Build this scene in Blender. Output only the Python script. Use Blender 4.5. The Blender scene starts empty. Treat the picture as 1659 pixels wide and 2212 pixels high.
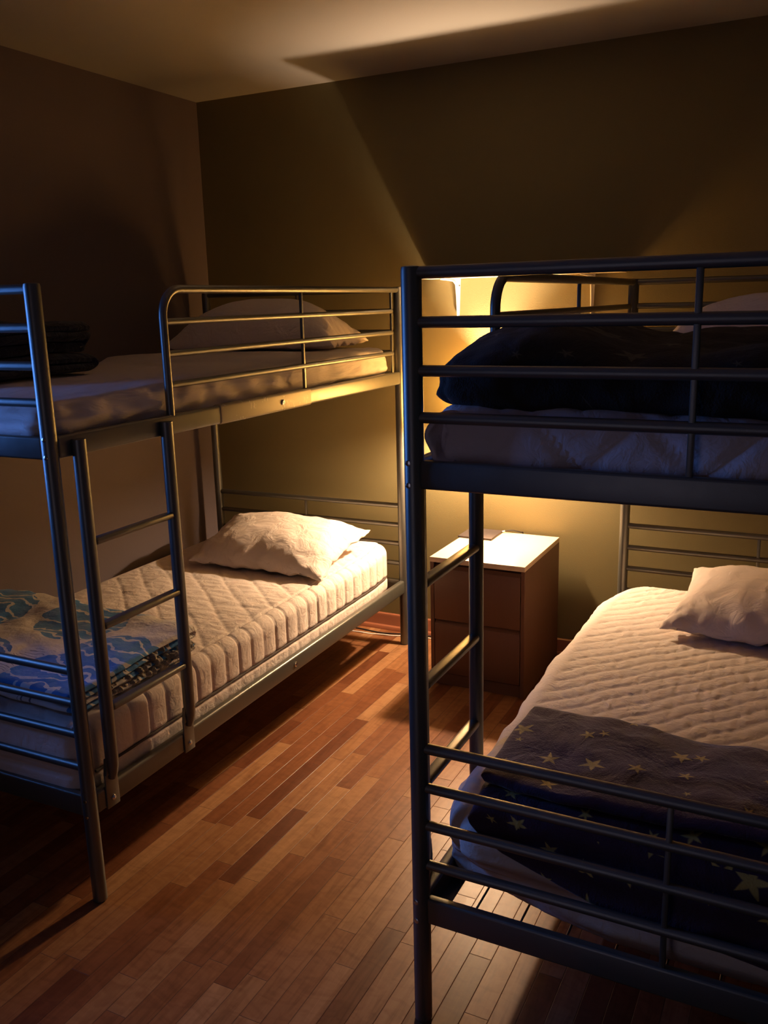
import bpy, bmesh, math, random
import numpy as np
from mathutils import Vector, Matrix, noise as mn
random.seed(4); rng = np.random.default_rng(4)
S = bpy.context.scene
COL = S.collection
PI = math.pi

# ------------------------------------------------------------------ materials
def mat(name):
    m = bpy.data.materials.new(name); m.use_nodes = True
    nt = m.node_tree; b = nt.nodes['Principled BSDF']
    return m, nt, b
def N(nt, t, **kw):
    n = nt.nodes.new(t)
    for k, v in kw.items(): setattr(n, k, v)
    return n
def L(nt, a, b): nt.links.new(a, b)
def M(nt, op, a, b=None, c=None):
    n = N(nt, 'ShaderNodeMath', operation=op)
    for i, v in enumerate((a, b, c)):
        if v is None: continue
        if isinstance(v, (int, float)): n.inputs[i].default_value = v
        else: L(nt, v, n.inputs[i])
    return n.outputs[0]
def ramp(nt, f, stops, interp='LINEAR'):
    r = N(nt, 'ShaderNodeValToRGB'); r.color_ramp.interpolation = interp
    e = r.color_ramp.elements
    while len(e) < len(stops): e.new(0.5)
    for i, (p, c) in enumerate(stops):
        e[i].position = p; e[i].color = (*c, 1)
    L(nt, f, r.inputs[0]); return r.outputs[0]
def mixc(nt, f, a, b, bt='MIX'):
    n = N(nt, 'ShaderNodeMix', data_type='RGBA', blend_type=bt)
    for i, v in ((0, f), (6, a), (7, b)):
        if isinstance(v, (int, float)): n.inputs[i].default_value = v
        elif isinstance(v, tuple): n.inputs[i].default_value = (*v, 1)
        else: L(nt, v, n.inputs[i])
    return n.outputs[2]
def noise(nt, vec, scale, detail=3, rough=.5, dist=0):
    n = N(nt, 'ShaderNodeTexNoise'); n.inputs['Scale'].default_value = scale
    n.inputs['Detail'].default_value = detail; n.inputs['Roughness'].default_value = rough
    n.inputs['Distortion'].default_value = dist
    if vec is not None: L(nt, vec, n.inputs['Vector'])
    return n.outputs['Fac']
def bump(nt, b, h, dist, strength=1):
    n = N(nt, 'ShaderNodeBump'); n.inputs['Distance'].default_value = dist
    n.inputs['Strength'].default_value = strength
    L(nt, h, n.inputs['Height']); L(nt, n.outputs[0], b.inputs['Normal'])
def coord(nt, k='Object'): return N(nt, 'ShaderNodeTexCoord').outputs[k]

def wall_mat(name, c1, c2):
    m, nt, b = mat(name); g = N(nt, 'ShaderNodeNewGeometry').outputs['Position']
    n = noise(nt, g, 1.3, 3)
    L(nt, mixc(nt, n, c1, c2), b.inputs['Base Color'])
    b.inputs['Roughness'].default_value = .7
    bump(nt, b, noise(nt, g, 260, 2), .0006)
    return m
def metal_mat(name, c, rough=.33, metallic=.75):
    m, nt, b = mat(name); o = coord(nt)
    b.inputs['Base Color'].default_value = (*c, 1)
    b.inputs['Metallic'].default_value = metallic
    L(nt, M(nt, 'MULTIPLY_ADD', noise(nt, o, 35, 4), .14, rough - .07), b.inputs['Roughness'])
    bump(nt, b, noise(nt, o, 900, 2), .0002)
    return m
def plain(name, c, rough=.5, metallic=0.0):
    m, nt, b = mat(name); o = coord(nt)
    n = noise(nt, o, 20, 3)
    L(nt, mixc(nt, n, tuple(x * .92 for x in c), tuple(min(1, x * 1.06) for x in c)), b.inputs['Base Color'])
    b.inputs['Roughness'].default_value = rough; b.inputs['Metallic'].default_value = metallic
    return m
def cloth_mat(name, c, wr=.002, wscale=14, weave=1200, sheen=.15, stretch=(1, 1, 1)):
    m, nt, b = mat(name); o = coord(nt)
    mp = N(nt, 'ShaderNodeMapping'); mp.inputs['Scale'].default_value = stretch; L(nt, o, mp.inputs[0])
    n = noise(nt, mp.outputs[0], wscale, 4, .55, .6)
    L(nt, mixc(nt, noise(nt, o, 5, 2), tuple(x * .95 for x in c), c), b.inputs['Base Color'])
    b.inputs['Roughness'].default_value = .85
    b.inputs['Sheen Weight'].default_value = sheen
    h = M(nt, 'ADD', M(nt, 'MULTIPLY', n, 1.0), M(nt, 'MULTIPLY', noise(nt, o, weave, 1), .05))
    bump(nt, b, h, wr * 4)
    return m

OLIVE = wall_mat('olive_wall_paint', (.178, .145, .060), (.20, .163, .067))
MAUVE = wall_mat('mauve_wall_paint', (.122, .094, .103), (.136, .106, .115))
CREAM = wall_mat('ceiling_paint', (.345, .325, .30), (.375, .355, .325))
STEEL = metal_mat('grey_powder_coated_steel', (.165, .165, .145), .36, .7)
SLEEVE = metal_mat('scratched_sleeve_steel', (.30, .28, .235), .5, .5)
def scratch(m):
    nt = m.node_tree; b = nt.nodes['Principled BSDF']; o = coord(nt)
    mp = N(nt, 'ShaderNodeMapping'); mp.inputs['Scale'].default_value = (60, 60, 14); L(nt, o, mp.inputs[0])
    f1 = noise(nt, mp.outputs[0], 4, 2, .5, .3)
    mp2 = N(nt, 'ShaderNodeMapping'); mp2.inputs['Scale'].default_value = (1, 6, 10); L(nt, o, mp2.inputs[0])
    f2 = noise(nt, mp2.outputs[0], 2.5, 3)
    f = M(nt, 'MULTIPLY', M(nt, 'GREATER_THAN', f1, .62), M(nt, 'GREATER_THAN', f2, .55))
    L(nt, mixc(nt, f, (.30, .27, .20), (.75, .70, .60)), b.inputs['Base Color'])
    L(nt, M(nt, 'MULTIPLY_ADD', f, -.45, .5), b.inputs['Metallic'])
    return m
SLEEVE = scratch(SLEEVE)
CHROME = metal_mat('bright_bolt_steel', (.75, .75, .72), .18, 1)
WHITEM = plain('white_enamelled_bracket', (.82, .8, .76), .35)
BLACKP = plain('black_plastic', (.02, .02, .022), .4)
LAMPM = metal_mat('brushed_lamp_metal', (.050, .042, .046), .5, .4)
SHELFM = plain('white_shelf_board', (.72, .68, .6), .45)
SHEET = cloth_mat('white_fitted_sheet', (.72, .64, .60), .004, 7, 1500, .1, (1, .6, 2.5))
TICKW = cloth_mat('white_quilted_ticking', (.74, .64, .575), .0012, 30, 1500, .1)
PILLOW = cloth_mat('white_pillowcase', (.78, .68, .62), .0035, 13, 1500, .12, (1, 1, 1))
PADM = cloth_mat('cream_quilted_pad', (.72, .62, .64), .0012, 30, 1500, .1)
PIPE = cloth_mat('dark_mattress_piping', (.05, .035, .03), .0005)
NAVY = cloth_mat('dark_navy_fleece', (.010, .013, .022), .004, 30, 500, .15)
FUR = None

def floor_mat():
    m, nt, b = mat('strip_hardwood')
    g = N(nt, 'ShaderNodeNewGeometry').outputs['Position']
    sp = N(nt, 'ShaderNodeSeparateXYZ'); L(nt, g, sp.inputs[0]); x, y = sp.outputs[0], sp.outputs[1]
    W = .057
    px = M(nt, 'DIVIDE', M(nt, 'ADD', x, 5), W); ix = M(nt, 'FLOOR', px); fx = M(nt, 'FRACT', px)
    w1 = N(nt, 'ShaderNodeTexWhiteNoise', noise_dimensions='1D'); L(nt, ix, w1.inputs['W'])
    w2 = N(nt, 'ShaderNodeTexWhiteNoise', noise_dimensions='1D'); L(nt, M(nt, 'ADD', ix, 77.3), w2.inputs['W'])
    ln = M(nt, 'MULTIPLY_ADD', w2.outputs[0], .30, .36)
    py = M(nt, 'DIVIDE', M(nt, 'ADD', M(nt, 'ADD', y, 20), M(nt, 'MULTIPLY', w1.outputs[0], 3)), ln)
    iy = M(nt, 'FLOOR', py); fy = M(nt, 'FRACT', py)
    cv = N(nt, 'ShaderNodeCombineXYZ'); L(nt, ix, cv.inputs[0]); L(nt, iy, cv.inputs[1])
    w3 = N(nt, 'ShaderNodeTexWhiteNoise', noise_dimensions='2D'); L(nt, cv.outputs[0], w3.inputs['Vector'])
    col = ramp(nt, w3.outputs[0], [(0, (.13, .045, .020)), (.16, (.20, .078, .034)), (.5, (.265, .118, .052)), (.8, (.305, .150, .068)), (1, (.37, .200, .098))])
    mp = N(nt, 'ShaderNodeMapping'); mp.inputs['Scale'].default_value = (42, 3.2, 1); L(nt, g, mp.inputs[0])
    add = N(nt, 'ShaderNodeVectorMath', operation='MULTIPLY_ADD'); L(nt, w3.outputs['Color'], add.inputs[0])
    add.inputs[1].default_value = (30, 30, 0); L(nt, mp.outputs[0], add.inputs[2])
    gr = noise(nt, add.outputs[0], 1, 5, .6, 1.2)
    col = mixc(nt, 1.0, col, ramp(nt, gr, [(.25, (.62, .55, .5)), (.5, (.95, .93, .9)), (.75, (1.12, 1.12, 1.12))]), 'MULTIPLY')
    # curly figure on some boards
    mp2 = N(nt, 'ShaderNodeMapping'); mp2.inputs['Scale'].default_value = (14, 26, 1); L(nt, g, mp2.inputs[0])
    fig = noise(nt, mp2.outputs[0], 1, 2, .5, 1.5)
    col = mixc(nt, 1.0, col, ramp(nt, fig, [(.3, (.84, .8, .78)), (.6, (1.04, 1.04, 1.03))]), 'MULTIPLY')
    ex = M(nt, 'MULTIPLY', M(nt, 'MINIMUM', fx, M(nt, 'SUBTRACT', 1, fx)), W)
    ey = M(nt, 'MULTIPLY', M(nt, 'MINIMUM', fy, M(nt, 'SUBTRACT', 1, fy)), ln)
    e = M(nt, 'MINIMUM', ex, ey)
    gap = M(nt, 'SMOOTH_MIN', M(nt, 'DIVIDE', e, .0012), 1.0, .2)
    col = mixc(nt, gap, (.07, .025, .012), col)
    L(nt, col, b.inputs['Base Color'])
    L(nt, M(nt, 'MULTIPLY_ADD', gr, .14, .30), b.inputs['Roughness'])
    b.inputs['Specular IOR Level'].default_value = .2
    bump(nt, b, M(nt, 'ADD', gap, M(nt, 'MULTIPLY', w3.outputs[0], .25)), .0006)
    return m
def wood_mat(name, c1, c2, sc=(3, 40, 40), rough=.45):
    m, nt, b = mat(name); o = coord(nt)
    mp = N(nt, 'ShaderNodeMapping'); mp.inputs['Scale'].default_value = sc; L(nt, o, mp.inputs[0])
    n = noise(nt, mp.outputs[0], 1, 4, .6, .8)
    L(nt, mixc(nt, n, c1, c2), b.inputs['Base Color']); b.inputs['Roughness'].default_value = rough
    bump(nt, b, n, .0002)
    return m
FLOOR = floor_mat()
BIRCH_SHADED = wood_mat('birch_veneer_shaded', (.12, .055, .032), (.155, .075, .045), (14, 14, 1.6), .5)  # body colour darkened to carry the shade on front and sides
BIRCH_LIT = wood_mat('birch_veneer_lit', (.62, .47, .32), (.70, .55, .39), (18, 2, 18), .45)  # same veneer, lightened to carry the lamplight on the top
TRIM = wood_mat('stained_wood_trim', (.22, .075, .04), (.30, .11, .055), (3, 40, 40), .4)

def star_mat(name, base, base2, star, sc, sheen=.5, thr=.155, wr=.004):
    m, nt, b = mat(name)
    uv = coord(nt, 'UV'); mp = N(nt, 'ShaderNodeMapping'); mp.inputs['Scale'].default_value = (sc, sc, 1)
    L(nt, uv, mp.inputs[0])
    v = N(nt, 'ShaderNodeTexVoronoi', voronoi_dimensions='2D', feature='F1'); v.inputs['Scale'].default_value = 1
    v.inputs['Randomness'].default_value = .8
    L(nt, mp.outputs[0], v.inputs['Vector'])
    d = N(nt, 'ShaderNodeVectorMath', operation='SUBTRACT'); L(nt, mp.outputs[0], d.inputs[0]); L(nt, v.outputs['Position'], d.inputs[1])
    s = N(nt, 'ShaderNodeSeparateXYZ'); L(nt, d.outputs[0], s.inputs[0])
    r = M(nt, 'SQRT', M(nt, 'ADD', M(nt, 'MULTIPLY', s.outputs[0], s.outputs[0]), M(nt, 'MULTIPLY', s.outputs[1], s.outputs[1])))
    cs = N(nt, 'ShaderNodeSeparateColor'); L(nt, v.outputs['Color'], cs.inputs[0])
    ang = M(nt, 'ADD', M(nt, 'ARCTAN2', s.outputs[1], s.outputs[0]), M(nt, 'MULTIPLY', cs.outputs[0], 6.28))
    # distance-to-centre radius of a five-pointed star as a function of the angle
    q = M(nt, 'ABSOLUTE', M(nt, 'SUBTRACT', M(nt, 'FRACT', M(nt, 'DIVIDE', ang, 2 * PI / 5)), .5))
    rad = M(nt, 'DIVIDE', 1, M(nt, 'SUBTRACT', 2.45, M(nt, 'MULTIPLY', q, 2.9)))
    size = M(nt, 'MULTIPLY_ADD', M(nt, 'POWER', cs.outputs[1], 1.6), .28, thr * .75)
    f = M(nt, 'SUBTRACT', M(nt, 'MULTIPLY', rad, size), r)
    f = M(nt, 'MULTIPLY', f, 18); f.node.use_clamp = True
    o = coord(nt)
    n = noise(nt, o, 9, 4, .6, .6)
    bc = mixc(nt, n, base, base2)
    L(nt, mixc(nt, M(nt, 'MULTIPLY', f, .9), bc, star), b.inputs['Base Color'])
    b.inputs['Roughness'].default_value = .9; b.inputs['Sheen Weight'].default_value = sheen
    b.inputs['Sheen Roughness'].default_value = .4
    bump(nt, b, M(nt, 'ADD', n, M(nt, 'MULTIPLY', noise(nt, o, 300, 2), .12)), wr * 3)
    return m
STARS = star_mat('purple_star_plush', (.022, .010, .028), (.066, .027, .066), (.60, .46, .12), 10, .35)
DARKSTARS = star_mat('dark_star_duvet', (.012, .010, .008), (.024, .016, .012), (.10, .09, .06), 8, .02, .1)

def blue_mat():
    m, nt, b = mat('white_blanket_with_blue_flowers')
    uv = coord(nt, 'UV')
    nz = N(nt, 'ShaderNodeTexNoise'); nz.inputs['Scale'].default_value = 9; nz.inputs['Detail'].default_value = 3; L(nt, uv, nz.inputs['Vector'])
    w = N(nt, 'ShaderNodeVectorMath', operation='MULTIPLY_ADD'); L(nt, nz.outputs['Color'], w.inputs[0])
    w.inputs[1].default_value = (.10, .10, 0); L(nt, uv, w.inputs[2])
    v = N(nt, 'ShaderNodeTexVoronoi', voronoi_dimensions='2D'); v.inputs['Scale'].default_value = 3.7
    L(nt, w.outputs[0], v.inputs['Vector'])
    blob = M(nt, 'LESS_THAN', v.outputs['Distance'], .55)
    petal = N(nt, 'ShaderNodeTexWave', wave_type='RINGS'); petal.inputs['Scale'].default_value = 6; petal.inputs['Distortion'].default_value = 9
    petal.inputs['Detail'].default_value = 3; petal.inputs['Detail Scale'].default_value = 1.6
    L(nt, w.outputs[0], petal.inputs['Vector'])
    streak = M(nt, 'GREATER_THAN', petal.outputs['Fac'], .86)
    bl = mixc(nt, noise(nt, uv, 7, 2), (.02, .13, .42), (.05, .27, .60))
    bl = mixc(nt, streak, bl, (.62, .64, .66))
    col = mixc(nt, blob, (.72, .69, .66), bl)
    # dark scrollwork between the flowers
    sw = N(nt, 'ShaderNodeTexWave', wave_type='RINGS'); sw.inputs['Scale'].default_value = 14; sw.inputs['Distortion'].default_value = 7
    sw.inputs['Detail Scale'].default_value = .9; L(nt, uv, sw.inputs['Vector'])
    ln = M(nt, 'LESS_THAN', M(nt, 'ABSOLUTE', M(nt, 'SUBTRACT', sw.outputs['Fac'], .5)), .13)
    reg = M(nt, 'GREATER_THAN', noise(nt, uv, 6.5, 1), .56)
    ring = M(nt, 'MULTIPLY', M(nt, 'GREATER_THAN', v.outputs['Distance'], .57), M(nt, 'MULTIPLY', ln, reg))
    col = mixc(nt, M(nt, 'MULTIPLY', ring, .85), col, (.035, .04, .085))
    L(nt, col, b.inputs['Base Color']); b.inputs['Roughness'].default_value = .85; b.inputs['Sheen Weight'].default_value = .2
    bump(nt, b, noise(nt, coord(nt), 28, 4), .006)
    return m
BLUEM = blue_mat()
FUR = cloth_mat('taupe_furry_lining', (.42, .375, .31), .008, 60, 700, .4, (1.6, .5, 1))

def emit_mat(name, c, s, diffuse=None):
    m, nt, b = mat(name)
    b.inputs['Base Color'].default_value = (*(diffuse or c), 1)
    b.inputs['Emission Color'].default_value = (*c, 1); b.inputs['Emission Strength'].default_value = s
    return m
BULBM = emit_mat('lit_bulb', (1, .70, .44), 3900, (.1, .1, .1))
SHADEM = emit_mat('lit_fabric_shade', (1, .49, .12), 50, (.45, .25, .08))
SHADEM.node_tree.nodes['Principled BSDF'].inputs['Roughness'].default_value = .9

# ------------------------------------------------------------------ mesh helpers
def link(name, me, m, parent=None, smooth=None, loc=None):
    me.materials.append(m)
    if smooth is not None:
        for p in me.polygons: p.use_smooth = True
        me.set_sharp_from_angle(angle=math.radians(smooth))
    o = bpy.data.objects.new(name, me); COL.objects.link(o)
    if parent is not None: o.parent = parent
    if loc is not None: o.location = loc
    return o
def props(o, label=None, cat=None, group=None, kind=None):
    if label: o['label'] = label
    if cat: o['category'] = cat
    if group: o['group'] = group
    if kind: o['kind'] = kind
    return o
def empty(name, loc, label, cat, group=None, rz=0):
    o = bpy.data.objects.new(name, None); COL.objects.link(o); o.location = loc; o.rotation_euler = (0, 0, rz)
    o.empty_display_size = .1
    return props(o, label, cat, group)
class MB:
    def __init__(s): s.bm = bmesh.new()
    def box(s, a, b, bev=0.0, seg=2):
        r = bmesh.ops.create_cube(s.bm, size=1)
        vs = r['verts']
        for v in vs:
            v.co = Vector(((a[i] + b[i]) / 2 + v.co[i] * abs(b[i] - a[i]) for i in range(3)))
        if bev > 0:
            es = list({e for v in vs for e in v.link_edges})
            bmesh.ops.bevel(s.bm, geom=es, offset=bev, segments=seg, profile=.5, affect='EDGES')
        return s
    def tube(s, pts, r, seg=14, caps=True, ry=None):
        """sweep a round (or elliptical: ry across) section along pts"""
        P = [Vector(p) for p in pts]; n = len(P); rings = []
        rr = r if hasattr(r, '__len__') else [r] * n
        t0 = (P[1] - P[0]).normalized()
        up = Vector((0, 0, 1)) if abs(t0.z) < .9 else Vector((0, 1, 0))
        nrm = t0.cross(up).normalized()
        for i in range(n):
            t = (P[min(i + 1, n - 1)] - P[max(i - 1, 0)]).normalized()
            nrm = (nrm - t * nrm.dot(t)).normalized(); bn = t.cross(nrm)
            sc = 1.0
            if 0 < i < n - 1:
                c = (P[i] - P[i - 1]).normalized().dot((P[i + 1] - P[i]).normalized())
                sc = 1 / max(.5, math.sqrt((1 + c) / 2))
            ring = []
            for k in range(seg):
                a = 2 * PI * k / seg
                ring.append(s.bm.verts.new(P[i] + nrm * math.cos(a) * rr[i] * (1 if sc == 1 else sc) + bn * math.sin(a) * (ry or rr[i])))
            rings.append(ring)
        for i in range(n - 1):
            for k in range(seg):
                s.bm.faces.new((rings[i][k], rings[i][(k + 1) % seg], rings[i + 1][(k + 1) % seg], rings[i + 1][k]))
        if caps:
            s.bm.faces.new(rings[0][::-1]); s.bm.faces.new(rings[-1])
        return s
    def lathe(s, prof, c=(0, 0, 0), seg=32, axis='z', close=False):
        rings = []
        for (r, h) in prof:
            ring = []
            for k in range(seg):
                a = 2 * PI * k / seg; u, v = math.cos(a) * r, math.sin(a) * r
                p = {'z': (u, v, h), 'x': (h, u, v), 'y': (u, h, v)}[axis]
                ring.append(s.bm.verts.new(Vector(p) + Vector(c)))
            rings.append(ring)
        m = len(rings)
        for i in range(m if close else m - 1):
            a, b = rings[i], rings[(i + 1) % m]
            for k in range(seg): s.bm.faces.new((a[k], a[(k + 1) % seg], b[(k + 1) % seg], b[k]))
        if not close:
            if prof[0][0] > 1e-5: s.bm.faces.new(rings[0][::-1])
            if prof[-1][0] > 1e-5: s.bm.faces.new(rings[-1])
        return s
    def prism(s, poly, x0, x1, axis='x'):
        """extrude a 2-D polygon along an axis"""
        def P(u, v, h): return {'x': (h, u, v), 'y': (u, h, v), 'z': (u, v, h)}[axis]
        a = [s.bm.verts.new(P(u, v, x0)) for u, v in poly]; b = [s.bm.verts.new(P(u, v, x1)) for u, v in poly]
        n = len(poly)
        s.bm.faces.new(a[::-1]); s.bm.faces.new(b)
        for i in range(n): s.bm.faces.new((a[i], a[(i + 1) % n], b[(i + 1) % n], b[i]))
        return s
    def build(s, name, m, parent=None, smooth=35, loc=None):
        bmesh.ops.remove_doubles(s.bm, verts=s.bm.verts, dist=1e-6)
        bmesh.ops.recalc_face_normals(s.bm, faces=s.bm.faces)
        me = bpy.data.meshes.new(name); s.bm.to_mesh(me); s.bm.free()
        return link(name, me, m, parent, smooth, loc)
def npmesh(name, V, F, m, parent=None, UV=None, loc=None, smooth=180):
    me = bpy.data.meshes.new(name); me.from_pydata([tuple(v) for v in V], [], [tuple(f) for f in F])
    if UV is not None:
        ul = me.uv_layers.new(name='UVMap')
        li = np.empty(len(me.loops), dtype=np.int32); me.loops.foreach_get('vertex_index', li)
        ul.data.foreach_set('uv', np.asarray(UV, dtype=np.float32)[li].ravel())
    bm = bmesh.new(); bm.from_mesh(me); bmesh.ops.recalc_face_normals(bm, faces=bm.faces); bm.to_mesh(me); bm.free()
    me.update()
    return link(name, me, m, parent, smooth, loc)

def fbm(P, sc, oct=3, seed=0.0):
    out = np.zeros(len(P))
    for i, p in enumerate(P):
        v = Vector((p[0] * sc + seed, p[1] * sc + seed * .7, p[2] * sc))
        out[i] = mn.fractal(v, .8, 2.0, oct)
    return out
def rbox(x0, x1, y0, y1, z0, z1, r, h, disp=None, warp=None, R=None):
    """closed rounded box on a fine grid; disp(P,Nrm) pushes it along the normal"""
    H = np.array([(x1 - x0) / 2, (y1 - y0) / 2, (z1 - z0) / 2]); C = np.array([(x0 + x1) / 2, (y0 + y1) / 2, (z0 + z1) / 2])
    n = [max(4, int(round(2 * k / h))) for k in H]; n[2] = max(8, n[2])
    idx = {}; V = []; F = []
    def vid(i, j, k):
        key = (i, j, k)
        if key not in idx:
            idx[key] = len(V); V.append((-H[0] + 2 * H[0] * i / n[0], -H[1] + 2 * H[1] * j / n[1], -H[2] + 2 * H[2] * k / n[2]))
        return idx[key]
    for k in (0, n[2]):
        for i in range(n[0]):
            for j in range(n[1]): F.append((vid(i, j, k), vid(i + 1, j, k), vid(i + 1, j + 1, k), vid(i, j + 1, k)))
    for j in (0, n[1]):
        for i in range(n[0]):
            for k in range(n[2]): F.append((vid(i, j, k), vid(i + 1, j, k), vid(i + 1, j, k + 1), vid(i, j, k + 1)))
    for i in (0, n[0]):
        for j in range(n[1]):
            for k in range(n[2]): F.append((vid(i, j, k), vid(i, j + 1, k), vid(i, j + 1, k + 1), vid(i, j, k + 1)))
    P = np.array(V); r3 = np.array([r, r, min(r, H[2] * .999)])
    inner = np.clip(P, -(H - r3), H - r3); d = (P - inner) / r3
    ln = np.linalg.norm(d, axis=1, keepdims=True); ln[ln == 0] = 1
    Nn = d / ln; P = inner + Nn * r3
    if R:   # round the plan corners
        ic = np.clip(P[:, :2], -(H[:2] - R), H[:2] - R); dd = P[:, :2] - ic; l = np.linalg.norm(dd, axis=1)
        mx = np.max(np.abs(dd), axis=1); f = np.where((np.abs(dd).min(axis=1) > 1e-9), mx / np.maximum(l, 1e-9), 1.0)
        P[:, :2] = ic + dd * f[:, None]
    P = P + C
    if disp is not None: P = P + Nn * disp(P, Nn)[:, None]
    if warp is not None: P = warp(P)
    return P, F, Nn

def ridge(a, s, w, soft=1.0):
    """groove profile: 0 on the stitched line, 1 between lines"""
    f = a / s; d = np.abs(f - np.round(f)) * s
    return .72 * (1 - np.exp(-(d / (w * .42)) ** 1.1)) + .28 * np.sin(np.clip(d / (s * .5), 0, 1) * PI / 2)

# ------------------------------------------------------------------ camera
F_PX = 1915.2
cam = bpy.data.cameras.new('camera'); co = bpy.data.objects.new('camera', cam); COL.objects.link(co)
yw, pt, rl = math.radians(26.9585), math.radians(13.3004), math.radians(-1.4582)
fwd = Vector((-math.sin(yw) * math.cos(pt), math.cos(yw) * math.cos(pt), -math.sin(pt)))
rt = Vector((math.cos(yw), math.sin(yw), 0)); up = rt.cross(fwd)
Rv = rt * math.cos(rl) + up * math.sin(rl); Uv = up * math.cos(rl) - rt * math.sin(rl)
mw = Matrix((Rv, Uv, -fwd)).transposed().to_4x4(); mw.translation = Vector((2.8079, -3.6673, 1.5563))
co.matrix_world = mw
cam.sensor_fit = 'HORIZONTAL'; cam.sensor_width = 36; cam.lens = 36 * F_PX / 1659; cam.clip_start = .02
S.camera = co

# ------------------------------------------------------------------ room
RX, FY, H = 3.32, -4.75, 2.5
t = .12
def struct(o): return props(o, kind='structure')
struct(MB().box((-t, FY - t, -.1), (RX + t, t, 0)).build('floor', FLOOR, smooth=None))
struct(MB().box((-t, FY - t, H), (RX + t, t, H + .1)).build('ceiling', CREAM, smooth=None))
struct(MB().box((-t, 0, 0), (RX + t, t, H)).build('wall_back', OLIVE, smooth=None))
WY0, WY1, WZ0, WZ1 = -2.78, -2.26, 1.0, 1.9
w = MB().box((-t, FY, 0), (0, WY0, H)).box((-t, WY1, 0), (0, 0, H)).box((-t, WY0, 0), (0, WY1, WZ0)).box((-t, WY0, WZ1), (0, WY1, H))
struct(w.build('wall_left', MAUVE, smooth=None))
struct(MB().box((RX, FY, 0), (RX + t, 0, H)).build('wall_right', OLIVE, smooth=None))
DX0, DX1 = 1.55, 2.35  # doorway added behind the camera so the fill light can enter
struct(MB().box((-t, FY - t, 0), (DX0, FY, H)).box((DX1, FY - t, 0), (RX + t, FY, H)).box((DX0, FY - t, 2.03), (DX1, FY, H)).build('wall_front', MAUVE, smooth=None))
dm = MB()
for a, b in (((DX0 - .06, FY - t - .015, 0), (DX0 + .012, FY + .015, 2.03)), ((DX1 - .012, FY - t - .015, 0), (DX1 + .06, FY + .015, 2.03)), ((DX0 - .06, FY - t - .015, 2.02), (DX1 + .06, FY + .015, 2.09))):
    dm.box(a, b, .004, 2)
struct(dm.build('trim_1', TRIM, smooth=30))
# added window outside the frame, a guessed source for the blue light
win = MB()
for a, b in (((-.09, WY0, WZ0), (-.04, WY0 + .05, WZ1)), ((-.09, WY1 - .05, WZ0), (-.04, WY1, WZ1)), ((-.09, WY0, WZ0), (-.04, WY1, WZ0 + .05)),
             ((-.09, WY0, WZ1 - .05), (-.04, WY1, WZ1)), ((-.085, (WY0 + WY1) / 2 - .02, WZ0), (-.045, (WY0 + WY1) / 2 + .02, WZ1))):
    win.box(a, b, .004)
wo = win.build('added_window', WHITEM); struct(wo)
gl, nt, b = mat('window_glass')
tr = N(nt, 'ShaderNodeBsdfTransparent'); gs = N(nt, 'ShaderNodeBsdfGlossy'); gs.inputs['Roughness'].default_value = .02
fr = N(nt, 'ShaderNodeFresnel'); fr.inputs['IOR'].default_value = 1.45; mx = N(nt, 'ShaderNodeMixShader')
L(nt, fr.outputs[0], mx.inputs[0]); L(nt, tr.outputs[0], mx.inputs[1]); L(nt, gs.outputs[0], mx.inputs[2])
L(nt, mx.outputs[0], nt.nodes['Material Output'].inputs['Surface']); nt.nodes.remove(b)
MB().box((-.067, WY0 + .04, WZ0 + .04), (-.063, WY1 - .04, WZ1 - .04)).build('added_window_pane', gl, wo, smooth=None)

def baseboard(name, a, b, axis):
    # board with a rounded top and a quarter-round shoe, profile (depth, height)
    pr = [(0, 0), (.030, 0), (.029, .008), (.024, .016), (.014, .020), (.013, .022), (.013, .066), (.010, .074), (.005, .078), (0, .078)]
    m = MB()
    if axis == 'x': m.prism([(-d - .0005, z) for d, z in pr], a, b, 'x')
    elif axis == 'yl': m.prism([(d + .0005, z) for d, z in pr], a, b, 'y')
    else: m.prism([(RX - .0005 - d, z) for d, z in pr], a, b, 'y')
    return struct(m.build(name, TRIM, smooth=30))
baseboard('baseboard_back', .001, RX - .001, 'x'); baseboard('baseboard_left', FY + .01, -.031, 'yl'); baseboard('baseboard_right', FY + .01, -.031, 'yr')

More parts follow.
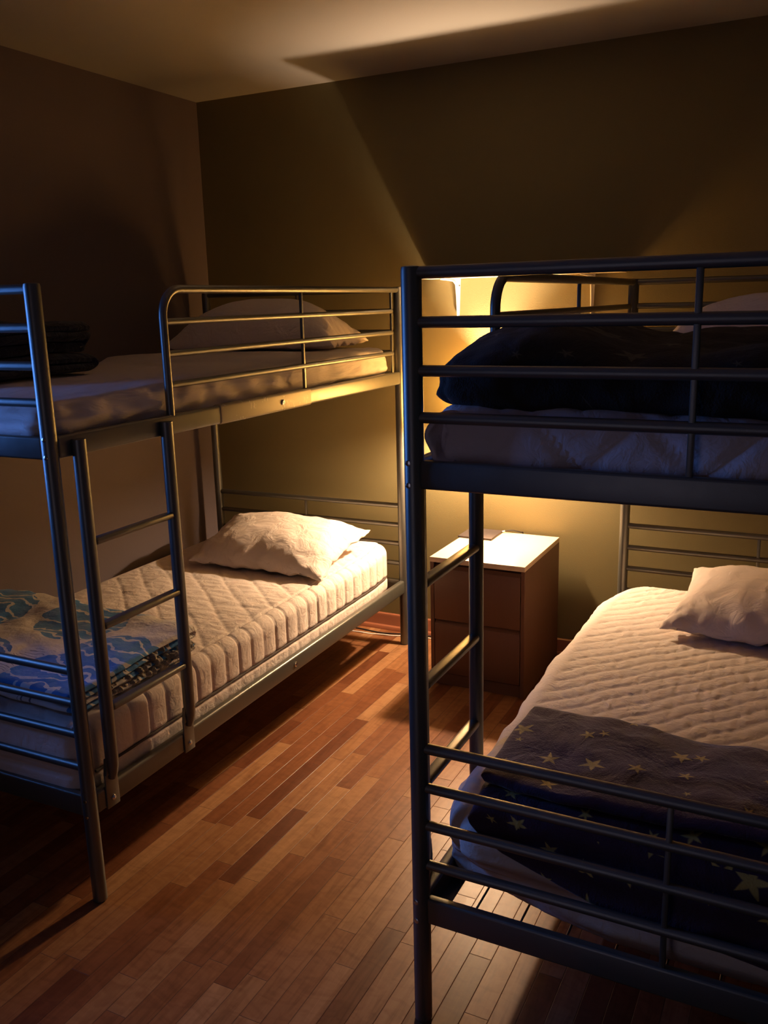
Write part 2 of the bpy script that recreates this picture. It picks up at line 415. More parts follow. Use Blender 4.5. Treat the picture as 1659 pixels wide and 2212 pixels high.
# ------------------------------------------------------------------ bunk beds
BW, BL = 1.003, 1.994
ZB = [1.607, 1.519, 1.431, 1.344]      # upper end bars
YB = [.662, .5725, .485, .392]         # lower end bars
UR = (1.208, 1.263); LR = (.2527, .3145)
PR = .0192
def bunk(ox, oy, sg, rz, label):
    """origin: centre of the ladder-side foot post; sg=+1 when the bed extends to +x"""
    bed = empty('bunk_bed', (ox, oy, 0), label, 'bunk bed', 'grey steel bunk beds', rz)
    X = lambda u: sg * u
    for (u, v) in ((0, 0), (BW, 0), (0, BL), (BW, BL)):
        m = MB()
        m.lathe([(PR * .8, 0), (PR, .004), (PR, 1.612), (PR * .93, 1.618), (PR * .55, 1.62), (1e-6, 1.62)], (X(u), v, 0), 28)
        post = m.build('post', STEEL, bed, 40)
        if v == 0 or u == 0:
            for z in (UR[0] + .008, UR[1] - .004, LR[0] + .008, LR[1] - .008):
                yy = v - (PR if v == 0 else -PR); bo = MB()
                bo.lathe([(.0055, 0), (.0055, -.0015 if v == 0 else .0015), (.003, -.0025 if v == 0 else .0025)], (X(u) - sg * .004, yy * 1.0, z), 14, 'y')
                bo.build('bolt', CHROME, post, 30)
    for v in (0, BL):
        for zs, (r0, r1) in ((ZB, UR), (YB, LR)):
            for i, z in enumerate(zs):
                rr = .0115 if i == 0 else .0108
                MB().tube([(X(PR * .8), v, z), (X(BW - PR * .8), v, z)], rr, 16).build('end_bar', STEEL, bed)
            MB().box((X(PR * .8), v - .011, r0), (X(BW - PR * .8), v + .011, r1), .006, 3).build('end_rail', STEEL, bed, 30)
            MB().box((X(BW / 2) - .0055, v - .006, r1 - .003), (X(BW / 2) + .0055, v + .006, zs[0]), .002, 2).build('end_spindle', STEEL, bed, 30)
    for u in (0, BW):
        s = -1 if u == 0 else 1                      # outward direction
        for (r0, r1) in (UR, LR):
            m = MB()
            m.box((X(u) - .013, PR * .7, r0), (X(u) + .013, BL - PR * .7, r1), .008, 3)
            # inward support ledge for the bed base
            m.box((X(u - s * .012), PR, r0 + .004), (X(u - s * .040), BL - PR, r0 + .008), .001, 1)
            rail = m.build('side_rail', STEEL, bed, 30)
            if r0 > 1:
                sl = MB().box((X(u) - .0155, .665, r0 - .0025), (X(u) + .0155, 1.215, r1 + .0025), .008, 3)
                sl.build('sleeve', SLEEVE, rail, 30)
            bb = MB().lathe([(.0095, 0), (.0095, .0025), (.006, .0045), (.0035, .0045), (.003, .003)], (X(u) + sg * s * (.0155 if r0 > 1 else .013), 1.02, (r0 + r1) / 2), 18, 'x')
            if sg * s < 0:
                for v_ in bb.bm.verts: v_.co.x = 2 * (X(u) + sg * s * (.0155 if r0 > 1 else .013)) - v_.co.x
            bb.build('bolt', CHROME, rail, 30)
    # wire bed bases
    for (r0, r1) in (UR, LR):
        m = MB(); z = r0 + .005
        for k in range(15):
            v = .07 + k * (BL - .14) / 14
            m.tube([(X(.02), v, z), (X(BW - .02), v, z)], .004, 8)
        for k in range(9):
            u = .10 + k * (BW - .20) / 8
            m.tube([(X(u), .012, z + .006), (X(u), BL - .012, z + .006)], .0026, 6)
        m.build('wire_bed_base', STEEL, bed)
    # guard rails: short one beside the ladder, full one on the far side
    g = MB(); z0, zt, v0, v1, rc = UR[1] - .004, ZB[0], .452, 1.925, .075
    pts = [(X(0), v0, z0), (X(0), v0, zt - rc)]
    pts += [(X(0), v0 + rc - rc * math.cos(a), zt - rc + rc * math.sin(a)) for a in [PI / 2 * k / 9 for k in range(1, 10)]]
    pts += [(X(0), BL - PR * .6, zt)]
    g.tube(pts, .0118, 16)
    guard = g.build('guard_rail', STEEL, bed)
    for z in ZB[1:]:
        MB().tube([(X(0), v0 + .004, z), (X(0), v1, z)], .0096, 14).build('guard_bar', STEEL, guard)
    for v in (1.193, v1):
        MB().box((X(0) - .005, v - .0055, z0), (X(0) + .005, v + .0055, zt), .0015, 2).build('spindle', STEEL, guard, 30)
    # ladder
    for v in (.068, .398):
        m = MB(); off = X(-.026)
        pts = [(off, v, 1.250), (off, v, 1.20), (off, v, .40), (off * .98, v, .375), (off * .92, v, .355), (off * .75, v, .335)]
        m.tube(pts, [.0175, .0175, .0175, .0170, .0150, .0110], 18, True)
        m.box((X(-.013), v - .0235, .250), (X(-.0185), v + .0235, .352), .002, 2)
        # gusset tapering to the bracket
        m.prism([(v - .0235, .350), (v + .0235, .350), (v + .0175, .395), (v - .0175, .395)], X(-.0135), X(-.024), 'x')
        st = m.build('ladder_stile', STEEL, bed, 35)
        bx = MB(); c0 = X(-.0185)
        bx.lathe([(.0075, 0), (.0075, .002), (.005, .0045), (1e-5, .0055)], (0, 0, 0), 16, 'x')
        for q in bx.bm.verts: q.co = Vector((c0 - sg * q.co.x, v + q.co.y, .276 + q.co.z))
        bx.build('bolt', CHROME, st, 40)
    for z in (.987, .760, .534):
        m = MB(); off = X(-.026)
        m.box((off - .015, .068 + .012, z - .009), (off + .015, .398 - .012, z + .009), .0075, 3)
        m.build('ladder_rung', STEEL, bed, 35)
    return bed
AO = (1.1457, -2.1531); BO = (2.1053, -2.1532)
bedA = bunk(AO[0], AO[1], -1, .0155, 'left grey steel bunk bed against the mauve wall, blue flowered blanket on its lower bunk')
bedB = bunk(BO[0], BO[1], 1, 0.0, 'right grey steel bunk bed nearest the camera, starry purple blanket on its lower bunk')

# ------------------------------------------------------------------ mattresses
def quilt_lines(P, Nn, ang, s1, s2, amp, w=.010, border=None, bx=None):
    c, s = math.cos(ang), math.sin(ang)
    a = P[:, 0] * c + P[:, 1] * s; b2 = -P[:, 0] * s + P[:, 1] * c
    wob = .004 * np.sin(P[:, 0] * 31 + P[:, 1] * 17)
    r1 = ridge(a + wob, s1, w); 
    out = r1
    if s2: out = r1 * (1 - .3 * (1 - ridge(b2 + wob, s2, w * .8)))
    top = np.clip((np.abs(Nn[:, 2]) - .75) / .2, 0, 1)
    if bx is not None:
        top = top * np.clip((P[:, 0] - bx[0]) / .006, 0, 1) * np.clip((bx[1] - P[:, 0]) / .006, 0, 1)
    return (out - 1) * amp * top, top

def shear(P, rot=None):
    return P
# lower left mattress: diagonal quilting on top, rounded upholstered blocks down the side
XA0, XA1 = .205, 1.128
def dispA(P, Nn):
    d, top = quilt_lines(P, Nn, math.radians(47), .098, .24, .0062, .010, None, (XA0 + .045, XA1 - .052))
    side = (1 - np.clip((np.abs(Nn[:, 2]) - .86) / .1, 0, 1)) * 1.0
    outer = np.clip((P[:, 0] - (XA1 - .055)) / .004, 0, 1)
    blk = (ridge(P[:, 1] + .01, .0745, .007) - 1) * .0088 * outer
    blk = np.where(P[:, 2] > .352, blk, blk * .3)
    seam = -(np.exp(-((P[:, 0] - (XA1 - .052)) / .0035) ** 2)) * .006 * (Nn[:, 2] > .5)
    low = -np.exp(-((P[:, 2] - .350) / .006) ** 2) * .010 * (np.abs(Nn[:, 2]) < .8)
    nz = fbm(P * np.array([1.2, 1, 1]), 9, 2, 3.0) * .003 * top
    wr = fbm(P * np.array([3.0, 9.0, 1]), 4, 2, 8.0) * .0025 * top
    return d + blk + seam + low + nz + wr
def rotA(P):
    c, s = math.cos(.0155), math.sin(.0155); Q = P.copy()
    dx, dy = P[:, 0] - AO[0], P[:, 1] - AO[1]
    Q[:, 0] = AO[0] + c * dx - s * dy; Q[:, 1] = AO[1] + s * dx + c * dy
    return Q
def warpA(P):
    Q = P.copy()
    # a soft sag along the wall side and a slightly slumped foot end
    Q[:, 2] -= .012 * np.clip((.45 - P[:, 0]) / .25, 0, 1) * (P[:, 2] > .4)
    head = np.clip((P[:, 1] + .42) / .2, 0, 1)
    Q[:, 0] -= head * .018 * np.clip((P[:, 0] - .6) / .4, 0, 1)
    Q[:, 2] += head * .012 * (P[:, 2] > .38)
    return rotA(Q)
V, F, Nn = rbox(XA0, XA1, -2.150, -.205, .268, .492, .045, .0066, dispA, warpA, .07)
mA = npmesh('mattress', V, F, TICKW, UV=V[:, :2])
props(mA, 'white quilted mattress with block stitched side, on the lower bunk of the left bed', 'mattress', 'mattresses on the bunks')
def piping(z, x, y0, y1, parent, r=.0042):
    pts = []
    for k in range(90):
        y = y0 + (y1 - y0) * k / 89
        hd = max(0, min(1, (y + .42) / .2))
        p = rotA(np.array([[x - hd * .016 + .0006 * math.sin(y * 60), y, z + hd * .005 + .004 * max(0, hd - .3) * math.sin(y * 45)]]))[0]
        pts.append(tuple(p))
    return MB().tube(pts, r, 8).build('piping', PIPE, parent)
pp = piping(.351, XA1 - .004, -2.10, -.27, mA); props(pp, 'dark brown piping')

# lower right mattress
def dispB(P, Nn):
    d, top = quilt_lines(P, Nn, math.radians(135), .052, .078, .0046, .0065, None, (2.165, 9))
    f = (P[:, 1] - P[:, 0]) / .0735
    tick = fbm(P * np.array([10, 2.0, 1]), 6, 2, 5.0) * .0018 * top
    side = np.clip((.9 - np.abs(Nn[:, 2])) / .3, 0, 1)
    pull = fbm(P * np.array([1, 3.0, 6]), 2.2, 3, 1.0) * .010 * side
    return d + tick + pull
def warpB(P):
    Q = P.copy()
    # the pad bulges past the rail at mid length, tapers in at the head corner, corner lifted at the foot
    left = np.clip((2.35 - P[:, 0]) / .2, 0, 1)
    y = P[:, 1]
    Q[:, 0] += left * (.075 * np.clip((y + .62) / .30, 0, 1) ** 1.4)
    foot = np.clip((-1.93 - y) / .17, 0, 1)
    Q[:, 0] += left * .018 * foot
    low = np.clip((.40 - P[:, 2]) / .10, 0, 1)
    Q[:, 1] += low * np.clip((-2.0 - y) / .1, 0, 1) * .10 * np.clip((2.50 - P[:, 0]) / .40, 0, 1)
    Q[:, 2] += .02 * foot * left * (P[:, 2] < .36)
    Q[:, 2] += .008 * np.sin(y * 5 + 1) * (P[:, 2] > .42)
    return Q
V, F, Nn = rbox(2.108, 3.07, -2.108, -.33, .268, .492, .050, .0066, dispB, warpB, .10)
mB = npmesh('mattress', V, F, TICKW, UV=V[:, :2])
props(mB, 'off white mattress with fine diagonal quilting, on the lower bunk of the right bed', 'mattress', 'mattresses on the bunks')

# upper left mattress in a fitted sheet
def dispUA(P, Nn):
    side = np.clip((.85 - np.abs(Nn[:, 2])) / .3, 0, 1)
    y = P[:, 1]
    folds = fbm(P * np.array([1, 2.2, 7.0]), 2.6, 3, 2.0) * .018 * side
    diag = np.sin((y * 1.0 + P[:, 2] * 2.0) * 34 + 2 * np.sin(y * 5)) * .0075 * side * np.clip(np.sin(y * 4.1 + .6), 0, 1)
    topn = fbm(P, 3.0, 3, 6.0) * .006 * (1 - side)
    edge = fbm(P * np.array([6, 22, 1]), 1.4, 2, 9.0) * .006 * np.clip((y + .75) / .15, 0, 1) * np.exp(-((P[:, 0] - 1.06) / .05) ** 2) * (Nn[:, 2] > .3)
    return folds + diag + topn + edge
def warpUA(P):
    Q = P.copy()
    Q[:, 2] += .016 * np.clip((P[:, 1] + .95) / .05, 0, 1) * (P[:, 2] > 1.3)
    Q[:, 2] -= .010 * np.clip((-1.6 - P[:, 1]) / .4, 0, 1) * (P[:, 2] > 1.3)
    return rotA(Q)
V, F, Nn = rbox(.165, 1.122, -2.132, -.20, 1.224, 1.352, .035, .0115, dispUA, warpUA, .06)
mUA = npmesh('mattress', V, F, SHEET, UV=V[:, :2])
props(mUA, 'mattress in a plain white wrinkled fitted sheet, on the upper bunk of the left bed', 'mattress', 'mattresses on the bunks')

# upper right mattress wrapped in a quilted pad
def dispUB(P, Nn):
    front = np.clip((-Nn[:, 1] - .2) / .4, 0, 1)
    a = P[:, 0] + P[:, 2] * 1.0 + .02; b2 = P[:, 0] - P[:, 2] * 1.0 + .06
    q = (ridge(a, .205, .016) * ridge(b2, .205, .016) - 1) * .013 * front
    hem = np.where(np.abs(P[:, 2] - 1.262) < .008, (np.sin(P[:, 0] * 2 * PI / .022) * .5 + .5) * .004, 0) * front
    d, top = quilt_lines(P, Nn, math.radians(45), .11, .11, .006, .012)
    return q + hem + d + fbm(P * np.array([2.0, 1, 3]), 2.2, 3, 4.0) * .008
def warpUB(P):
    Q = P.copy()
    f = np.clip((-2.0 - P[:, 1]) / .1, 0, 1) * np.clip((1.29 - P[:, 2]) / .04, 0, 1)
    Q[:, 2] -= f * (.006 + .008 * np.sin(P[:, 0] * 7 - 1.0))
    Q[:, 2] += .004 * np.sin(P[:, 0] * 9) * (P[:, 2] > 1.3)
    return Q
V, F, Nn = rbox(2.135, 3.07, -2.130, -.20, 1.236, 1.362, .034, .0115, dispUB, warpUB, .03)
mUB = npmesh('mattress', V, F, PADM, UV=V[:, :2])
props(mUB, 'mattress in a pale diamond quilted pad, under the dark duvet on the upper right bunk', 'mattress', 'mattresses on the bunks')
# curled corner of the pad, a loose rolled edge
pts = []
m = MB()
prof = []
for k in range(30):
    a = -1.9 + k * 4.3 / 29
    prof.append((2.165 + .036 * math.cos(PI - a) * 1.0, 1.302 + .047 * math.sin(a)))
prof = prof[::-1]
n = len(prof); V = []; F = []; UV = []
for j in range(9):
    yv = -2.146 + j * .011
    for i, (x, z) in enumerate(prof):
        tx = x + j * .0022; V.append((tx + .004 * math.sin(i * .7 + j), yv + .003 * math.sin(i * .4), z + .002 * math.sin(j)))
        UV.append((i * .01, j * .011))
for j in range(8):
    for i in range(n - 1): F.append((j * n + i, j * n + i + 1, (j + 1) * n + i + 1, (j + 1) * n + i))
pc = npmesh('pad_corner', V, F, PADM, mUB, UV)
sm = pc.modifiers.new('thick', 'SOLIDIFY'); sm.thickness = .011; sm.offset = 0
ss = pc.modifiers.new('sub', 'SUBSURF'); ss.levels = 1; ss.render_levels = 2

# ------------------------------------------------------------------ pillows
def pillow(cor, t, label, m=PILLOW, seed=1.0, nx=84, ny=60, flat=.35, pin=.07):
    """cor: FL, FR, BR, BL corners; t: puffed thickness"""
    FL, FR, BR, BL = [np.array(c, float) for c in cor]
    idx = {}; V = []; F = []; UV = []
    nrm = np.cross(FR - FL, BL - FL); nrm /= np.linalg.norm(nrm)
    C = (FL + FR + BR + BL) / 4
    for side in (1, -1):
        for i in range(nx + 1):
            for j in range(ny + 1):
                u = math.sin((2 * i / nx - 1) * PI / 2 * .985) / math.sin(PI / 2 * .985); v = math.sin((2 * j / ny - 1) * PI / 2 * .985) / math.sin(PI / 2 * .985)
                edge = i in (0, nx) or j in (0, ny)
                key = (i, j, 0 if edge else side)
                if key in idx: continue
                uu = u * (1 - pin * (1 - v * v)); vv = v * (1 - pin * 1.2 * (1 - u * u))
                a, b2 = (uu + 1) / 2, (vv + 1) / 2
                p = FL * (1 - a) * (1 - b2) + FR * a * (1 - b2) + BR * a * b2 + BL * (1 - a) * b2
                hgt = (max(0, 1 - abs(u) ** 2.4) * max(0, 1 - abs(v) ** 2.4)) ** .55
                rim = 1 - hgt
                q = Vector((a * 3 + seed, b2 * 2.2 + seed, side * .6))
                w = mn.fractal(q * 1.7, .9, 2.0, 4) * .013 * (.35 + rim) * (1 if not edge else .4)
                # gathers running in from the seams
                g = math.sin(a * 38 + 3 * mn.noise(Vector((a * 5, b2 * 5, seed)))) * .0045 * math.exp(-min(1 - abs(v), 1) * 5) * (not edge)
                g += math.sin(b2 * 30 + 3 * mn.noise(Vector((a * 4, b2 * 6, seed + 3)))) * .0045 * math.exp(-min(1 - abs(u), 1) * 5) * (not edge)
                hh = (t * (1 - flat) if side > 0 else t * flat) * hgt
                p = p + nrm * (side * (hh + w * side * .9) + g)
                idx[key] = len(V); V.append(p); UV.append((a * .7, b2 * .5))
    def vid(i, j, s): return idx[(i, j, 0 if (i in (0, nx) or j in (0, ny)) else s)]
    for side in (1, -1):
        for i in range(nx):
            for j in range(ny): F.append((vid(i, j, side), vid(i + 1, j, side), vid(i + 1, j + 1, side), vid(i, j + 1, side)))
    V = np.array(V)
    o = npmesh('pillow', V, F, m, UV=UV)
    return props(o, label, 'pillow', 'white pillows on the bunks')
pillow([(.445, -.845, .520), (1.085, -.835, .512), (1.045, -.335, .585), (.30, -.31, .585)], .150,
       'white pillow on the left lower bunk, its right end brightly lit', seed=1.3, flat=.30)
pillow([(.185, -.60, 1.382), (1.000, -.53, 1.390), (1.00, -.22, 1.398), (.15, -.20, 1.395)], .215,
       'domed white pillow on the left upper bunk, behind the guard rail bars', seed=4.1, flat=.10)
pillow([(2.375, -.900, .522), (3.02, -.960, .520), (2.985, -.40, .575), (2.405, -.375, .570)], .150,
       'cream lit pillow on the lower bunk of the right bed', seed=7.7, flat=.30)
pillow([(2.27, -.62, 1.388), (3.0, -.66, 1.388), (3.02, -.22, 1.395), (2.30, -.22, 1.395)], .185,
       'grey white shadowed pillow on the right upper bunk, behind the dark duvet', seed=2.2, flat=.10)

# ------------------------------------------------------------------ folded blankets
def folded(x0, x1, layers, th, label, cat, m, bend=None, seed=0.0, amp=.010, nu=90, ns=None, name='folded_blanket', post=None, lam=(2.0, 2.0, 2.0)):
    """layers: list of (v_start, v_end, z) runs joined by round turns; a thick ribbon swept along x"""
    path = []
    for k, (a, b, z) in enumerate(layers):
        n = max(8, int(abs(b - a) / .012))
        for i in range(n + 1): path.append((a + (b - a) * i / n, z))
        if k < len(layers) - 1:
            z2 = layers[k + 1][2]; r = (z2 - z) / 2; s = 1 if b > a else -1
            for i in range(1, 9):
                q = -PI / 2 + PI * i / 9; path.append((b + s * r * math.cos(q), z + r + r * math.sin(q)))
    path = np.array(path); d = np.gradient(path, axis=0); d /= np.linalg.norm(d, axis=1, keepdims=True)
    nr = np.stack([-d[:, 1], d[:, 0]], 1)
    arc = np.concatenate([[0], np.cumsum(np.linalg.norm(np.diff(path, axis=0), axis=1))])
    tt = th / 2
    A = path + nr * tt; B = path - nr * tt
    capn = 5
    end0 = [path[0] - d[0] * tt * math.sin(PI * i / capn) + nr[0] * tt * -math.cos(PI * i / capn) for i in range(1, capn)]
    end1 = [path[-1] + d[-1] * tt * math.sin(PI * i / capn) + nr[-1] * tt * math.cos(PI * i / capn) for i in range(1, capn)]
    loop = np.concatenate([A, np.array(end1), B[::-1], np.array(end0)])
    la = np.concatenate([arc, np.full(capn - 1, arc[-1]), arc[::-1], np.full(capn - 1, 0)])
    cen = np.concatenate([path, np.repeat(path[-1:], capn - 1, 0), path[::-1], np.repeat(path[:1], capn - 1, 0)])
    n = len(loop); V = []; F = []; UV = []
    for i in range(nu + 1):
        e = i / nu; x = x0 + (x1 - x0) * (.5 - .5 * math.cos(PI * e)) if nu < 40 else x0 + (x1 - x0) * e
        sq = 1.0
        dist = min(x - x0, x1 - x)
        if dist < tt: sq = math.sqrt(max(0.02, 1 - (1 - dist / tt) ** 2))
        for k in range(n):
            p = cen[k] + (loop[k] - cen[k]) * sq
            V.append((x, p[0], p[1])); UV.append((x, la[k]))
    for i in range(nu):
        for k in range(n): F.append((i * n + k, i * n + (k + 1) % n, (i + 1) * n + (k + 1) % n, (i + 1) * n + k))
    F.append(tuple(range(n))[::-1]); F.append(tuple(nu * n + k for k in range(n)))
    V = np.array(V)
    w1 = fbm(V * np.array([1.0, 1.0, .5]), lam[0] * 1.6, 3, seed); w2 = fbm(V * np.array([1.4, 1.0, .5]), lam[1] * 3.5, 2, seed + 5)
    zb = layers[0][2]
    k = np.clip((V[:, 2] - zb) / .05, 0, 1)
    V[:, 2] += (w1 * amp * 1.6 + w2 * amp * .6) * k
    V[:, 1] += w1 * amp * 1.2; V[:, 0] += w2 * amp * 1.2
    if post is not None: V = post(V)
    o = npmesh(name, V, F, m, UV=UV)
    return props(o, label, cat)

def postA(P):
    Q = P.copy()
    # lower toward the ladder side, higher toward the wall, skewed back edge
    f = np.clip((P[:, 0] - .55) / .55, 0, 1)
    Q[:, 2] = .505 + (P[:, 2] - .505) * (1.0 - .30 * f)
    Q[:, 1] -= .02 * np.clip((P[:, 0] - .3) / .8, 0, 1)
    return rotA(Q)
bl = folded(.185, 1.085, [(-2.06, -1.60, .508), (-1.60, -2.05, .535), (-2.05, -1.585, .562), (-1.585, -2.09, .589)], .023,
       'folded white blanket with blue flowers, at the foot of the left lower bunk', 'blanket', BLUEM, seed=3.3, amp=.013, post=postA)
# furry lining that shows along the open edge of the folds
def fur_edge():
    V = []; F = []; UV = []
    rows = 150; seg = 10
    lines = [(.552, 1.088, -2.03, -1.60, .017), (.585, 1.080, -2.06, -1.62, .018), (.520, 1.095, -2.0, -1.57, .016)]
    for li, (z0, x, ya, yb, r) in enumerate(lines):
        base = len(V)
        for i in range(rows + 1):
            e = i / rows; y = ya + (yb - ya) * e
            wig = math.sin(y * 95 + li * 2) * .006 + mn.noise(Vector((y * 30, li * 5, 0))) * .012
            rr = r * (.7 + .35 * math.sin(y * 130 + li) ** 2 + .25 * mn.noise(Vector((y * 60, li, 3)))) * (math.sin(PI * min(1, max(.0, e))) ** .3 + .02)
            zc = .502 + (z0 - .505) * .60 + mn.noise(Vector((y * 9, li, 8))) * .005
            xc = x + wig - .028 + (.02 if y > -1.72 else 0) * (li == 0)
            for k in range(seg):
                a = 2 * PI * k / seg
                V.append((xc + math.cos(a) * rr * 1.5, y + math.sin(a * 2 + i) * .002, zc + math.sin(a) * rr * .8)); UV.append((y, k / seg))
        for i in range(rows):
            for k in range(seg): F.append((base + i * seg + k, base + i * seg + (k + 1) % seg, base + (i + 1) * seg + (k + 1) % seg, base + (i + 1) * seg + k))
    return rotA(np.array(V)), F, UV
V, F, UV = fur_edge()
fe = npmesh('fur_lining', V, F, FUR, bl, UV); props(fe, 'taupe furry lining along the fold edges')

# dark fleece on the upper left bunk
def postN(P):
    Q = P.copy(); Q[:, 0] += .02 * np.sin(P[:, 2] * 60); return rotA(Q)
nb = folded(.20, .632, [(-1.93, -1.46, 1.374), (-1.46, -1.92, 1.407), (-1.92, -1.47, 1.440), (-1.47, -1.90, 1.472), (-1.90, -1.47, 1.502)], .029,
       'dark navy folded fleece blanket on the upper bunk of the left bed, beside the wall', 'blanket', NAVY, seed=9.1, amp=.010, nu=50, post=postN)
MB().box((.600, -1.505, 1.392), (.622, -1.500, 1.408), .0005, 1).build('care_tag', WHITEM, nb)
nb.children[0]['label'] = 'small pale tag'

# starry plush on the lower right bunk
def postS(P):
    Q = P.copy(); yf = -2.055; R = .05
    ov = (yf - P[:, 1]) * np.interp(P[:, 0], [2.2, 2.28, 2.5, 2.9], [.32, .52, .85, 1.0]); h = P[:, 2] - .505
    m_ = ov > 0
    a = np.clip(ov / (R + .02), 0, PI / 2 * .98)
    rr = R + h
    y2 = yf - rr * np.sin(a); z2 = .455 + rr * np.cos(a)
    ext = np.clip(ov - (R + .02) * PI / 2 * .98, 0, None)
    z2 = z2 - ext
    Q[:, 1] = np.where(m_, np.maximum(y2, -2.138), P[:, 1]); Q[:, 2] = np.where(m_, z2, P[:, 2])
    # left edge creeps in toward the head
    return Q
folded(2.205, 3.06, [(-1.735, -2.25, .512), (-2.075, -1.725, .544), (-1.725, -2.06, .576)][::1], .024,
       'purple plush blanket printed with yellow stars, folded at the foot of the right lower bunk', 'blanket', STARS, seed=5.5, amp=.009, nu=110, post=postS)

# heaped dark duvet on the upper right bunk
def duvet():
    def disp(P, Nn):
        return fbm(P, 4.0, 4, 7.0) * .020 + fbm(P * np.array([1, 1, 2]), 11.0, 2, 2.0) * .004
    def warp(P):
        Q = P.copy(); x, y, z = P[:, 0], P[:, 1], P[:, 2]
        hump = np.interp(x, [2.10, 2.118, 2.14, 2.18, 2.23, 2.30, 2.36, 2.46, 2.50, 2.56, 3.1], [.075, .098, .118, .134, .150, .160, .156, .126, .118, .124, .120])
        hump = hump * np.interp(y, [-2.1, -2.02, -1.9, -1.7, -1.4], [.80, .93, 1.0, 1.0, .93])
        rel = (z - 1.365) / .15
        Q[:, 2] = 1.352 + rel * hump * 1.0
        return Q
    V, F, Nn = rbox(2.120, 3.04, -2.122, -1.36, 1.365, 1.515, .050, .012, disp, warp, .05)
    V[:, 2] = np.maximum(V[:, 2], 1.346)
    o = npmesh('duvet', V, F, DARKSTARS, UV=V[:, :2] + V[:, 2:3] * .7)
    props(o, 'heaped dark duvet with faint small stars, on the upper bunk of the right bed', 'duvet')
duvet()

# ------------------------------------------------------------------ nightstand
NX, NY = 1.405, -.032
ns = empty('nightstand', (NX, NY, 0), 'brown birch two drawer nightstand between the beds, lamp standing on it', 'nightstand')
b_ = MB()
b_.box((0, -.478, 0), (.016, 0, .530), .001, 1).box((.384, -.478, 0), (.40, 0, .530), .001, 1)      # sides
b_.box((.016, -.012, .02), (.384, -.004, .530)).box((.016, -.46, .03), (.384, -.012, .046))          # back, bottom
b_.box((.016, -.468, 0), (.384, -.452, .050), .001, 1)                                                 # plinth
b_.box((.016, -.452, .515), (.384, -.012, .530))                                                        # under-top rail, set back
b_.build('body', BIRCH_SHADED, ns, 30)
MB().box((0, -.480, .530), (.40, 0, .551), .0015, 2).build('top_panel', BIRCH_LIT, ns, 30)['label'] = 'top panel with lamplight in its pale colour'
for z0, z1 in ((.288, .506), (.056, .270)):
    d_ = MB().box((.0185, -.480, z0), (.3815, -.463, z1), .0015, 2)
    # bevelled finger grip at the top edge, and the drawer box behind
    d_.prism([(-.463, z1), (-.478, z1), (-.466, z1 + .012), (-.463, z1 + .012)], .019, .381, 'x')
    d_.box((.03, -.463, z0 + .02), (.042, -.03, z1 - .02)).box((.358, -.463, z0 + .02), (.370, -.03, z1 - .02)).box((.03, -.463, z0 + .015), (.370, -.03, z0 + .025))
    d_.build('drawer', BIRCH_SHADED, ns, 30)

# ------------------------------------------------------------------ table lamp
LX, LY = 1.476, -.117
lamp = empty('table_lamp', (LX, LY, .551), 'lit table lamp with square metal base on the nightstand', 'lamp')
MB().box((-.077, -.077, 0), (.077, .077, .009), .002, 2).build('base', LAMPM, lamp, 30)
MB().tube([(0, 0, .008), (0, 0, .50)], .0055, 12).build('stem', LAMPM, lamp)
MB().lathe([(.006, .495), (.013, .500), (.014, .520), (.012, .528)], (0, 0, 0), 20).build('socket', BLACKP, lamp)
MB().lathe([(1e-5, .527), (.012, .529), (.019, .540), (.026, .555), (.0275, .567), (.024, .580), (.014, .589), (1e-5, .592)], (0, 0, 0), 20).build('bulb', BULBM, lamp)
zs0, zs1, rs0, rs1 = .512, .682, .103, .060
MB().lathe([(rs0, zs0), (rs1, zs1), (rs1 - .002, zs1), (rs0 - .002, zs0)], (0, 0, 0), 48, close=True).build('lamp_shade', SHADEM, lamp, 30)
sp = MB()
for k in range(3):
    a = 2 * PI * k / 3 + .4
    sp.tube([(.012 * math.cos(a), .012 * math.sin(a), .522), ((rs0 - .004) * math.cos(a), (rs0 - .004) * math.sin(a), .516)], .0013, 6)
sp.build('shade_spider', LAMPM, lamp)
cp = [(.077, .068, .005), (.088, .070, .008), (.105, .072, .011), (.125, .078, .010), (.145, .088, .007), (.160, .098, .003), (.166, .104, -.02), (.166, .106, -.2), (.166, .106, -.49)]
MB().tube(cp[:2], .0042, 8).build('cord_plug', WHITEM, lamp)
c2 = [(.205, .078 , .0035)]
MB().tube([(.086, .070, .008), (.105, .074, .0125), (.125, .080, .0125), (.145, .087, .0075), (.155, .094, .0035), (.158, .108, .001), (.158, .1125, -.02), (.158, .1125, -.44)], .0024, 8).build('cord', BLACKP, lamp)

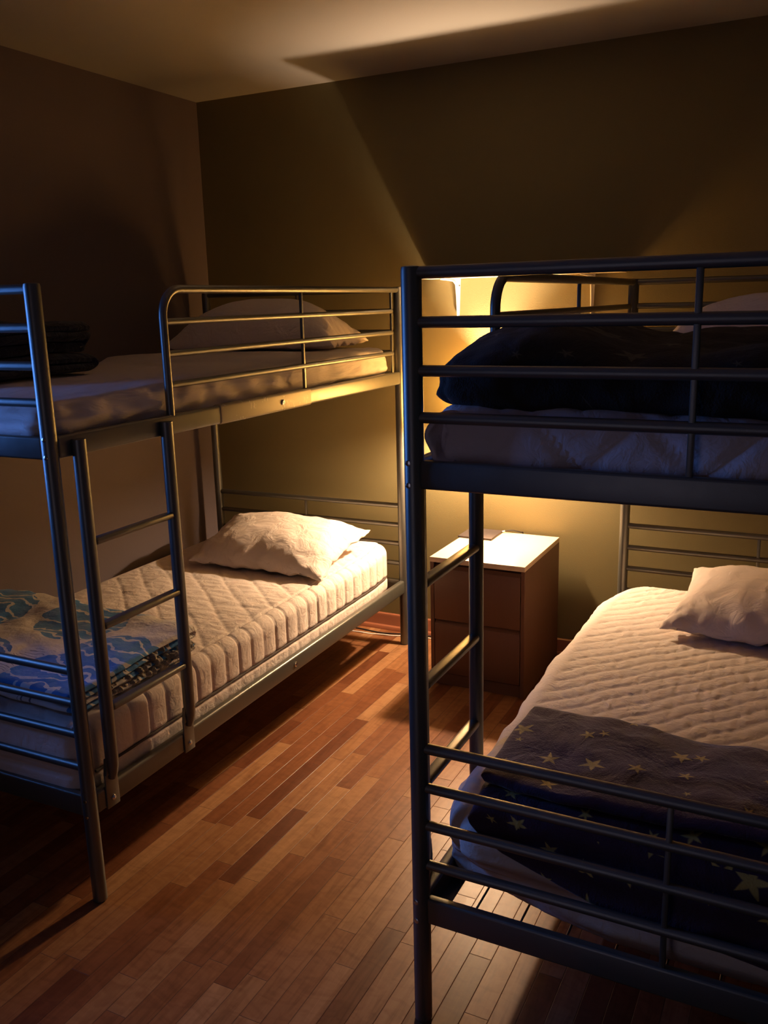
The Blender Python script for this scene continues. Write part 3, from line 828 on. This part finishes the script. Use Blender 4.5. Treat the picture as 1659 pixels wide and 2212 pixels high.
# ------------------------------------------------------------------ shelf on brackets
sh = empty('wall_shelf', (1.205, 0, 1.648), 'white wall shelf on two pressed steel brackets above the nightstand', 'shelf')
MB().box((0, -.232, 0), (.838, -.001, .018), .002, 2).build('shelf_board', SHELFM, sh, 30)
for bx_ in (.125, .705):
    k = MB()
    prof = [(0, 0), (-.19, 0), (-.198, -.006), (-.19, -.012), (-.15, -.020), (-.09, -.040), (-.045, -.070), (-.022, -.115), (-.014, -.150), (-.006, -.158), (0, -.150)]
    k.prism([(y - .0012, z - .0005) for y, z in [(0, 0), (-.198, 0), (-.198, -.003), (-.12, -.005), (-.055, -.009), (-.028, -.024), (-.019, -.070), (-.010, -.158), (0, -.158)]], bx_ - .0016, bx_ + .0016, 'x')
    k.prism([(bx_ - .0115, -.001), (bx_ + .0115, -.001), (bx_ + .0050, -.160), (bx_ - .0050, -.160)], -.0026, -.0008, 'y')
    k.box((bx_ - .011, -.200, -.0026), (bx_ + .011, -.001, -.0006), .0006, 1)
    # rolled rim of the web
    rim = [(bx_, y - .0012, z) for y, z in [(-.198, -.004), (-.12, -.006), (-.055, -.010), (-.028, -.024), (-.019, -.070), (-.010, -.158)]]
    k.tube(rim, .0036, 8)
    kb = k.build('bracket', WHITEM, sh, 30)
    for sz in (-.030, -.150):
        MB().lathe([(.0032, 0), (.0030, -.0012), (.0012, -.0018)], (bx_ + (.0060 if sz > -.1 else 0), -.0026, sz), 12, 'y').build('screw', LAMPM, kb, 30)

# ------------------------------------------------------------------ cables on the floor
pts = []
for k in range(40):
    e = k / 39; x = .60 + e * .80
    pts.append((x, -.050 - .030 * math.sin(e * 5) - .008 * math.sin(e * 17), .0035))
props(MB().tube(pts, .0033, 8).build('power_cable', BLACKP), 'black power cable lying along the baseboard under the left bed', 'cable')
pts = []
for k in range(40):
    e = k / 39; x = .72 + e * .52
    pts.append((x, -.085 - .028 * math.sin(e * 4 + .6), .003 + .001 * math.sin(e * 30)))
props(MB().tube(pts, .0028, 8).build('power_cable', WHITEM), 'thin white cable on the floor beside the black one', 'cable')

# ------------------------------------------------------------------ light
W = bpy.data.worlds.new('dusk_sky'); S.world = W; W.use_nodes = True
bg = W.node_tree.nodes['Background']; bg.inputs[0].default_value = (.10, .30, 1, 1); bg.inputs[1].default_value = .2
al = bpy.data.lights.new('added_window_light', 'AREA'); al.shape = 'RECTANGLE'; al.size = WZ1 - WZ0; al.size_y = WY1 - WY0  # added light behind the guessed window, for the blue on the left bed
al.energy = 28; al.color = (.09, .28, 1)
ao = bpy.data.objects.new('added_window_light', al); COL.objects.link(ao)
ao.location = (-.14, (WY0 + WY1) / 2, (WZ0 + WZ1) / 2); ao.rotation_euler = (0, -PI / 2, 0)

hl = bpy.data.lights.new('doorway_fill', 'AREA'); hl.shape = 'RECTANGLE'; hl.size = .76; hl.size_y = 1.9  # unseen fill light added to lift the surfaces facing the camera
hl.energy = 1.15; hl.color = (1, .70, .50)
ho = bpy.data.objects.new('doorway_fill', hl); COL.objects.link(ho)
ho.location = ((DX0 + DX1) / 2, FY - .16, 1.02); ho.rotation_euler = (PI / 2, 0, 0)
vs = S.view_settings
S.display_settings.display_device = 'sRGB'
vs.view_transform = 'Standard'; vs.look = 'None'; vs.gamma = 1; vs.exposure = 0.35; vs.use_curve_mapping = False
cy = S.cycles
cy.max_bounces = 8; cy.diffuse_bounces = 5; cy.glossy_bounces = 4; cy.sample_clamp_indirect = 4
cy.caustics_reflective = False; cy.caustics_refractive = False
cy.use_denoising = True
